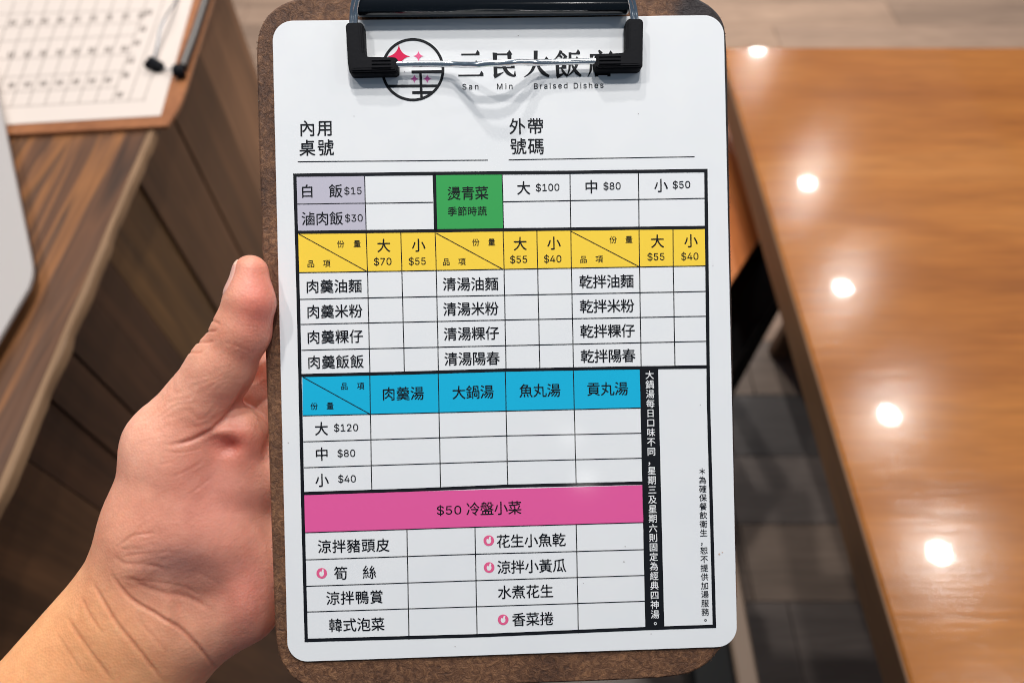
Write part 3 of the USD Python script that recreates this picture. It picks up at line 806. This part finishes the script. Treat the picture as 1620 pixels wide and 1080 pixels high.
def hp(px, py, h):
    """Hand design space, mm: x right, y up, z towards the camera from the card's depth."""
    k = (Z0 - h) / FPX
    return np.array([(px - 810) * k, (540 - py) * k, h])


def cone(X, a, b, ra, rb):
    ba = b - a; l2 = ba @ ba; rr = ra - rb; a2 = l2 - rr * rr; il2 = 1 / l2
    pa = X - a; y = pa @ ba; z = y - l2
    x2 = ((pa * l2 - y[..., None] * ba) ** 2).sum(-1); y2 = y * y * l2; z2 = z * z * l2
    k = np.sign(rr) * rr * rr * x2
    d = (np.sqrt(x2 * a2 * il2) + y * rr) * il2 - ra
    d = np.where(np.sign(z) * a2 * z2 > k, np.sqrt(x2 + z2) * il2 - rb, d)
    d = np.where(np.sign(y) * a2 * y2 < k, np.sqrt(x2 + y2) * il2 - ra, d)
    return d


def smin(a, b, k):
    h = np.clip(0.5 + 0.5 * (b - a) / k, 0, 1)
    return b + (a - b) * h - k * h * (1 - h)


K = 0.2075
BONES = [  # (px, py, h mm, radius px) chains, blend mm
    ([(397, 431, 5.2, 26.5), (395, 478, 5.6, 36)], 3),
    ([(395, 478, 5.6, 36), (383, 524, 3.8, 41.5)], 3),
    ([(383, 524, 3.8, 41.5), (350, 583, 1.0, 47)], 3),
    ([(350, 583, 1.0, 47), (271, 705, -3.0, 66)], 4),
    ([(271, 705, -3.0, 66), (262, 838, -5.0, 87)], 6),
    ([(300, 735, -4.5, 70), (335, 850, -8.0, 84)], 8),
    ([(335, 850, -8.0, 84), (376, 932, -10.0, 60)], 8),
    ([(376, 932, -10.0, 60), (386, 962, -11.5, 50)], 6),
    ([(310, 960, -10.5, 70), (386, 955, -11.5, 52)], 8),
    ([(228, 930, -9.5, 95), (-60, 1268, -9.0, 104)], 9),
    ([(288, 981, -10.5, 95), (0, 1319, -9.5, 104)], 9),
    ([(262, 838, -6.0, 84), (250, 950, -9.5, 98)], 10),
    ([(400, 760, -15, 66), (490, 720, -21, 70)], 8),
    ([(400, 880, -15, 66), (490, 850, -21, 70)], 8),
    ([(412, 640, -17, 36), (470, 660, -20, 44)], 4),
    ([(426, 582, -21, 32), (450, 640, -22, 44)], 4),
]
WEB = [([(352, 655, -3.5, 34), (379, 690, -5.0, 39)], 2.5), ([(379, 690, -5.0, 39), (372, 760, -6.0, 48)], 4)]
FINGERS = [[(455, 660, -19, 42), (560, 612, -17, 39), (650, 596, -13.5, 35), (715, 590, -12.5, 30)], [(470, 725, -21, 44), (600, 700, -17.5, 40), (700, 690, -13.5, 36), (770, 684, -12.5, 31)],
           [(470, 800, -21, 42), (600, 790, -17.5, 38), (690, 784, -13.5, 35), (755, 780, -12.5, 30)], [(460, 870, -20, 37), (565, 868, -16.5, 33), (640, 866, -12.5, 30), (695, 864, -12, 26)]]


def hand_sdf(X):
    D = None

    def add(D, chain, k):
        for i in range(len(chain) - 1):
            d = cone(X, hp(*chain[i][:3]), hp(*chain[i + 1][:3]), chain[i][3] * K, chain[i + 1][3] * K)
            D = d if D is None else smin(D, d, k)
        return D
    for chain, k in BONES:
        D = add(D, chain, k)
    for chain, k in WEB:
        D = add(D, chain, k)
    for f in FINGERS:
        D = add(D, f, 3.0)
    return D


lo, hi = np.array([-190, -134, -42.0]), np.array([0.0, 36, 18])
st = 0.5
from scipy.ndimage import zoom
nC = np.ceil((hi - lo) / (st * 4)).astype(int) + 1
C = hand_sdf(lo + st * 4 * np.stack(np.meshgrid(*[np.arange(n_) for n_ in nC], indexing='ij'), -1).astype(np.float32))
D = zoom(C, (4 * (nC - 1) + 1) / nC, order=1, grid_mode=False).astype(np.float32)
near = np.argwhere(np.abs(D) < 1.6)
D[tuple(near.T)] = hand_sdf((lo + st * near).astype(np.float32))
D[:2] = 5; D[:, :2] = 5
V, Q = surface_nets(D, lo, st)
F = np.vstack([Q[:, [0, 1, 2]], Q[:, [0, 2, 3]]])
tm = trimesh.Trimesh(V, F, process=False)
trimesh.smoothing.filter_taubin(tm, iterations=8)
tm = tm.subdivide() if False else tm
V = np.array(tm.vertices); N = np.array(tm.vertex_normals)
if (N * (V - V.mean(0))).sum() < 0:
    F = F[:, ::-1]; N = -N
kz = FPX / (Z0 - V[:, 2])
PX = np.stack([810 + V[:, 0] * kz, 540 - V[:, 1] * kz], 1)   # where each skin point lies beside the drawn creases
face = np.clip((N[:, 2] + 0.35) / 0.6, 0, 1)


def dist_poly(P_, pl):
    pl = spline(pl, 18) if len(pl) > 2 else np.array(pl, float)
    full, ft = np.full(len(P_), 1e9), np.zeros(len(P_))
    sel = ((P_ > pl.min(0) - 35) & (P_ < pl.max(0) + 35)).all(1)
    P_ = P_[sel]
    best = np.full(len(P_), 1e9); tt = np.zeros(len(P_))
    for i in range(len(pl) - 1):
        a_, b_ = pl[i], pl[i + 1]
        t = np.clip(((P_ - a_) @ (b_ - a_)) / ((b_ - a_) @ (b_ - a_)), 0, 1)
        d = np.linalg.norm(P_ - a_ - t[:, None] * (b_ - a_), axis=1)
        m = d < best
        best[m] = d[m]; tt[m] = (i + t[m]) / (len(pl) - 1)
    full[sel], ft[sel] = best, tt
    return full, ft


CREASES = [  # polyline px, width px, depth mm
    ([(172, 898), (186, 922), (207, 947), (243, 968), (281, 990), (312, 1020), (345, 1064)], 4.5, 0.75),
    ([(144, 915), (163, 950), (185, 986), (207, 1013), (237, 1050), (262, 1082)], 4.5, 0.6),
    ([(104, 972), (124, 1004), (150, 1040), (180, 1078)], 5, 0.4),
    ([(128, 940), (140, 968), (165, 1003)], 4, 0.3),
    ([(178, 878), (200, 890), (232, 892), (268, 905)], 4, 0.3),
    ([(186, 866), (215, 846), (250, 842)], 4, 0.3),
    ([(200, 905), (240, 932), (290, 942), (340, 968)], 6, 0.35),
    ([(318, 560 - 62), (338, 508), (350, 514)], 3.0, 0.4), ([(316, 524), (334, 524), (344, 522)], 3.0, 0.5), ([(304, 541), (330, 541), (338, 539)], 3.0, 0.5), ([(294, 556), (312, 558), (322, 556)], 3.0, 0.4),
    ([(352, 541), (380, 549), (403, 561)], 3, 0.14), ([(372, 512), (400, 517), (420, 514)], 3, 0.06),
    ([(392, 603), (376, 634), (352, 664), (326, 684), (296, 698), (262, 703)], 5.5, 0.75),
    ([(270, 754), (300, 742), (324, 726)], 3, 0.16), ([(296, 783), (318, 768), (338, 752)], 3, 0.14), ([(256, 712), (282, 716), (320, 706)], 3, 0.16), ([(250, 735), (276, 730)], 3, 0.1), ([(182, 885), (215, 876), (262, 872), (300, 880)], 3, 0.14), ([(190, 912), (230, 918), (280, 926), (330, 948)], 3, 0.2), ([(176, 858), (196, 868), (226, 868)], 3, 0.14), ([(300, 905), (330, 915), (352, 930)], 3, 0.12), ([(88, 1000), (108, 1030), (134, 1068)], 4, 0.2), ([(215, 975), (240, 1004), (268, 1034)], 3.5, 0.2),
]
disp = np.zeros(len(V)); groove = np.zeros(len(V))
for pl, w, dep in CREASES:
    w *= 0.62
    d, t = dist_poly(PX, pl)
    fade = np.clip(np.minimum(t, 1 - t) / 0.18, 0, 1)
    gss = np.exp(-(d / w) ** 2) * fade
    disp -= 0.85 * dep * gss * face
    disp += 0.05 * dep * np.exp(-((d - 2.4 * w) / (1.6 * w)) ** 2) * fade * face
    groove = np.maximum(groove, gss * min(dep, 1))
blob = lambda c, r: np.exp(-(((PX - c) / r) ** 2).sum(1))
disp -= 2.2 * blob((364, 708), (17, 12)) * face
disp += 1.4 * blob((352, 682), (22, 10)) * face + 0.9 * blob((395, 665), (14, 26)) * face
disp += 1.0 * blob((215, 905), (26, 18)) * face - 0.8 * blob((300, 905), (60, 26)) * face + 1.0 * blob((265, 965), (14, 40)) * face
disp += 1.2 * blob((390, 945), (26, 40)) * face
disp += 0.3 * (meshkit.fbm(V / 11.0, 2, 3) - 0.5) + 0.10 * (meshkit.fbm(V / 2.2, 2, 9) - 0.5)
# fine skin folds across the thenar and the thumb's base
wob = meshkit.fbm(V / 7.0, 2, 5) * 26
fold = np.sin((PX[:, 0] * 0.42 + PX[:, 1] * 0.9) * 0.42 + wob) * np.clip(blob((300, 640), (70, 60)) + 0.6 * blob((230, 880), (60, 60)) + 0.4 * blob((395, 560), (30, 40)), 0, 1)
disp += 0.075 * fold * face
V = V + N * disp[:, None]

base = np.array(srgb(228, 158, 130))
tint = np.tile(base, (len(V), 1))


def blend(col, w):
    global tint
    w = np.clip(w, 0, 1)[:, None]
    tint = tint * (1 - w) + np.array(srgb(*col)) * w


blend((224, 126, 112), 0.8 * blob((412, 472), (44, 80)))
blend((202, 128, 112), 0.8 * blob((340, 780), (110, 110)))  # palm pinker, and darkened in colour for its shaded side
blend((242, 178, 152), 0.8 * blob((222, 680), (44, 90)))  # highlight on the left side, put into the skin colour
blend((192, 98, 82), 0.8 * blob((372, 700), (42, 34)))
blend((222, 134, 116), 0.85 * blob((392, 940), (46, 70)))
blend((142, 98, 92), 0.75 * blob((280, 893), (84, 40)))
blend((250, 178, 122), 0.9 / (1 + np.exp(-((-PX[:, 0] * 0.76 + (PX[:, 1] - 970) * 0.65 + 150) / 30))))  # forearm more orange, and lightened in colour for the light it catches
blend((140, 66, 50), 0.55 * groove)  # shade in the creases, put into the skin colour
blend((228, 170, 146), 0.5 * blob((300, 600), (60, 50)))
mott = meshkit.fbm(V / 5.0, 3, 11)[:, None] - 0.5
tint = np.clip(tint * (1 + mott * np.array([0.10, 0.22, 0.24])), 0, 1)

toworld = lambda A: EYE + (A[:, :1] * CR + A[:, 1:2] * CU + (Z0 - A[:, 2:]) * CF) * MM
hand = thing('person', 'bare left hand and wrist gripping the menu clipboard from behind, thumb up', 'hand')
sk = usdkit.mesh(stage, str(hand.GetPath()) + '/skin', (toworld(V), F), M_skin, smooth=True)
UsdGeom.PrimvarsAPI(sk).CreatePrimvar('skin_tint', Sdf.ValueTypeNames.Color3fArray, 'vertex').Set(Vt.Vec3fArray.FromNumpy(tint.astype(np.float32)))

# thumbnail: a curved plate on the thumb's outer side
axp = [hp(396.5, 412, 5.1), hp(396.5, 440, 5.1), hp(394, 470, 5.0)]
nv, nf = [], []
nu, nvv = 21, 17
rs = np.linspace(1.0, 11.0, 201)
for i in range(nu):
    s_ = i / (nu - 1)
    c_ = np.array([np.interp(s_ * 2, [0, 1, 2], [q_[k] for q_ in axp]) for k in range(3)])
    for j in range(nvv):
        w_ = (j / (nvv - 1) - 0.5) * 2
        th = math.radians(180 + 13) + w_ * math.radians(46) * (1 - 0.3 * (max(0, 0.3 - s_) / 0.3) ** 2 - 0.45 * (max(0, s_ - 0.75) / 0.25) ** 2)
        dr = np.array([math.cos(th), 0.0, -math.sin(th)])
        sd = hand_sdf(c_ + rs[:, None] * dr)
        r_ = rs[np.argmax(sd > 0)]
        edge = max(abs(w_) ** 5, (max(0, s_ - 0.8) / 0.2) ** 2)
        nv.append(c_ + (r_ + 0.36 - 0.56 * edge) * dr)
for i in range(nu - 1):
    for j in range(nvv - 1):
        a_ = i * nvv + j
        nf += [(a_, a_ + 1, a_ + nvv + 1), (a_, a_ + nvv + 1, a_ + nvv)]
nv = np.array(nv)
split = 3
nfa = np.array(nf)
def compact(v_, f_):
    u_, inv = np.unique(f_, return_inverse=True)
    return v_[u_], inv.reshape(f_.shape)


nail = obj('thumbnail', compact(toworld(nv), nfa[nfa.min(1) >= split * nvv]), M_nail, hand, smooth=True)
obj('nail_tip', compact(toworld(nv), nfa[nfa.min(1) < split * nvv]), M_nailtip, nail, smooth=True)
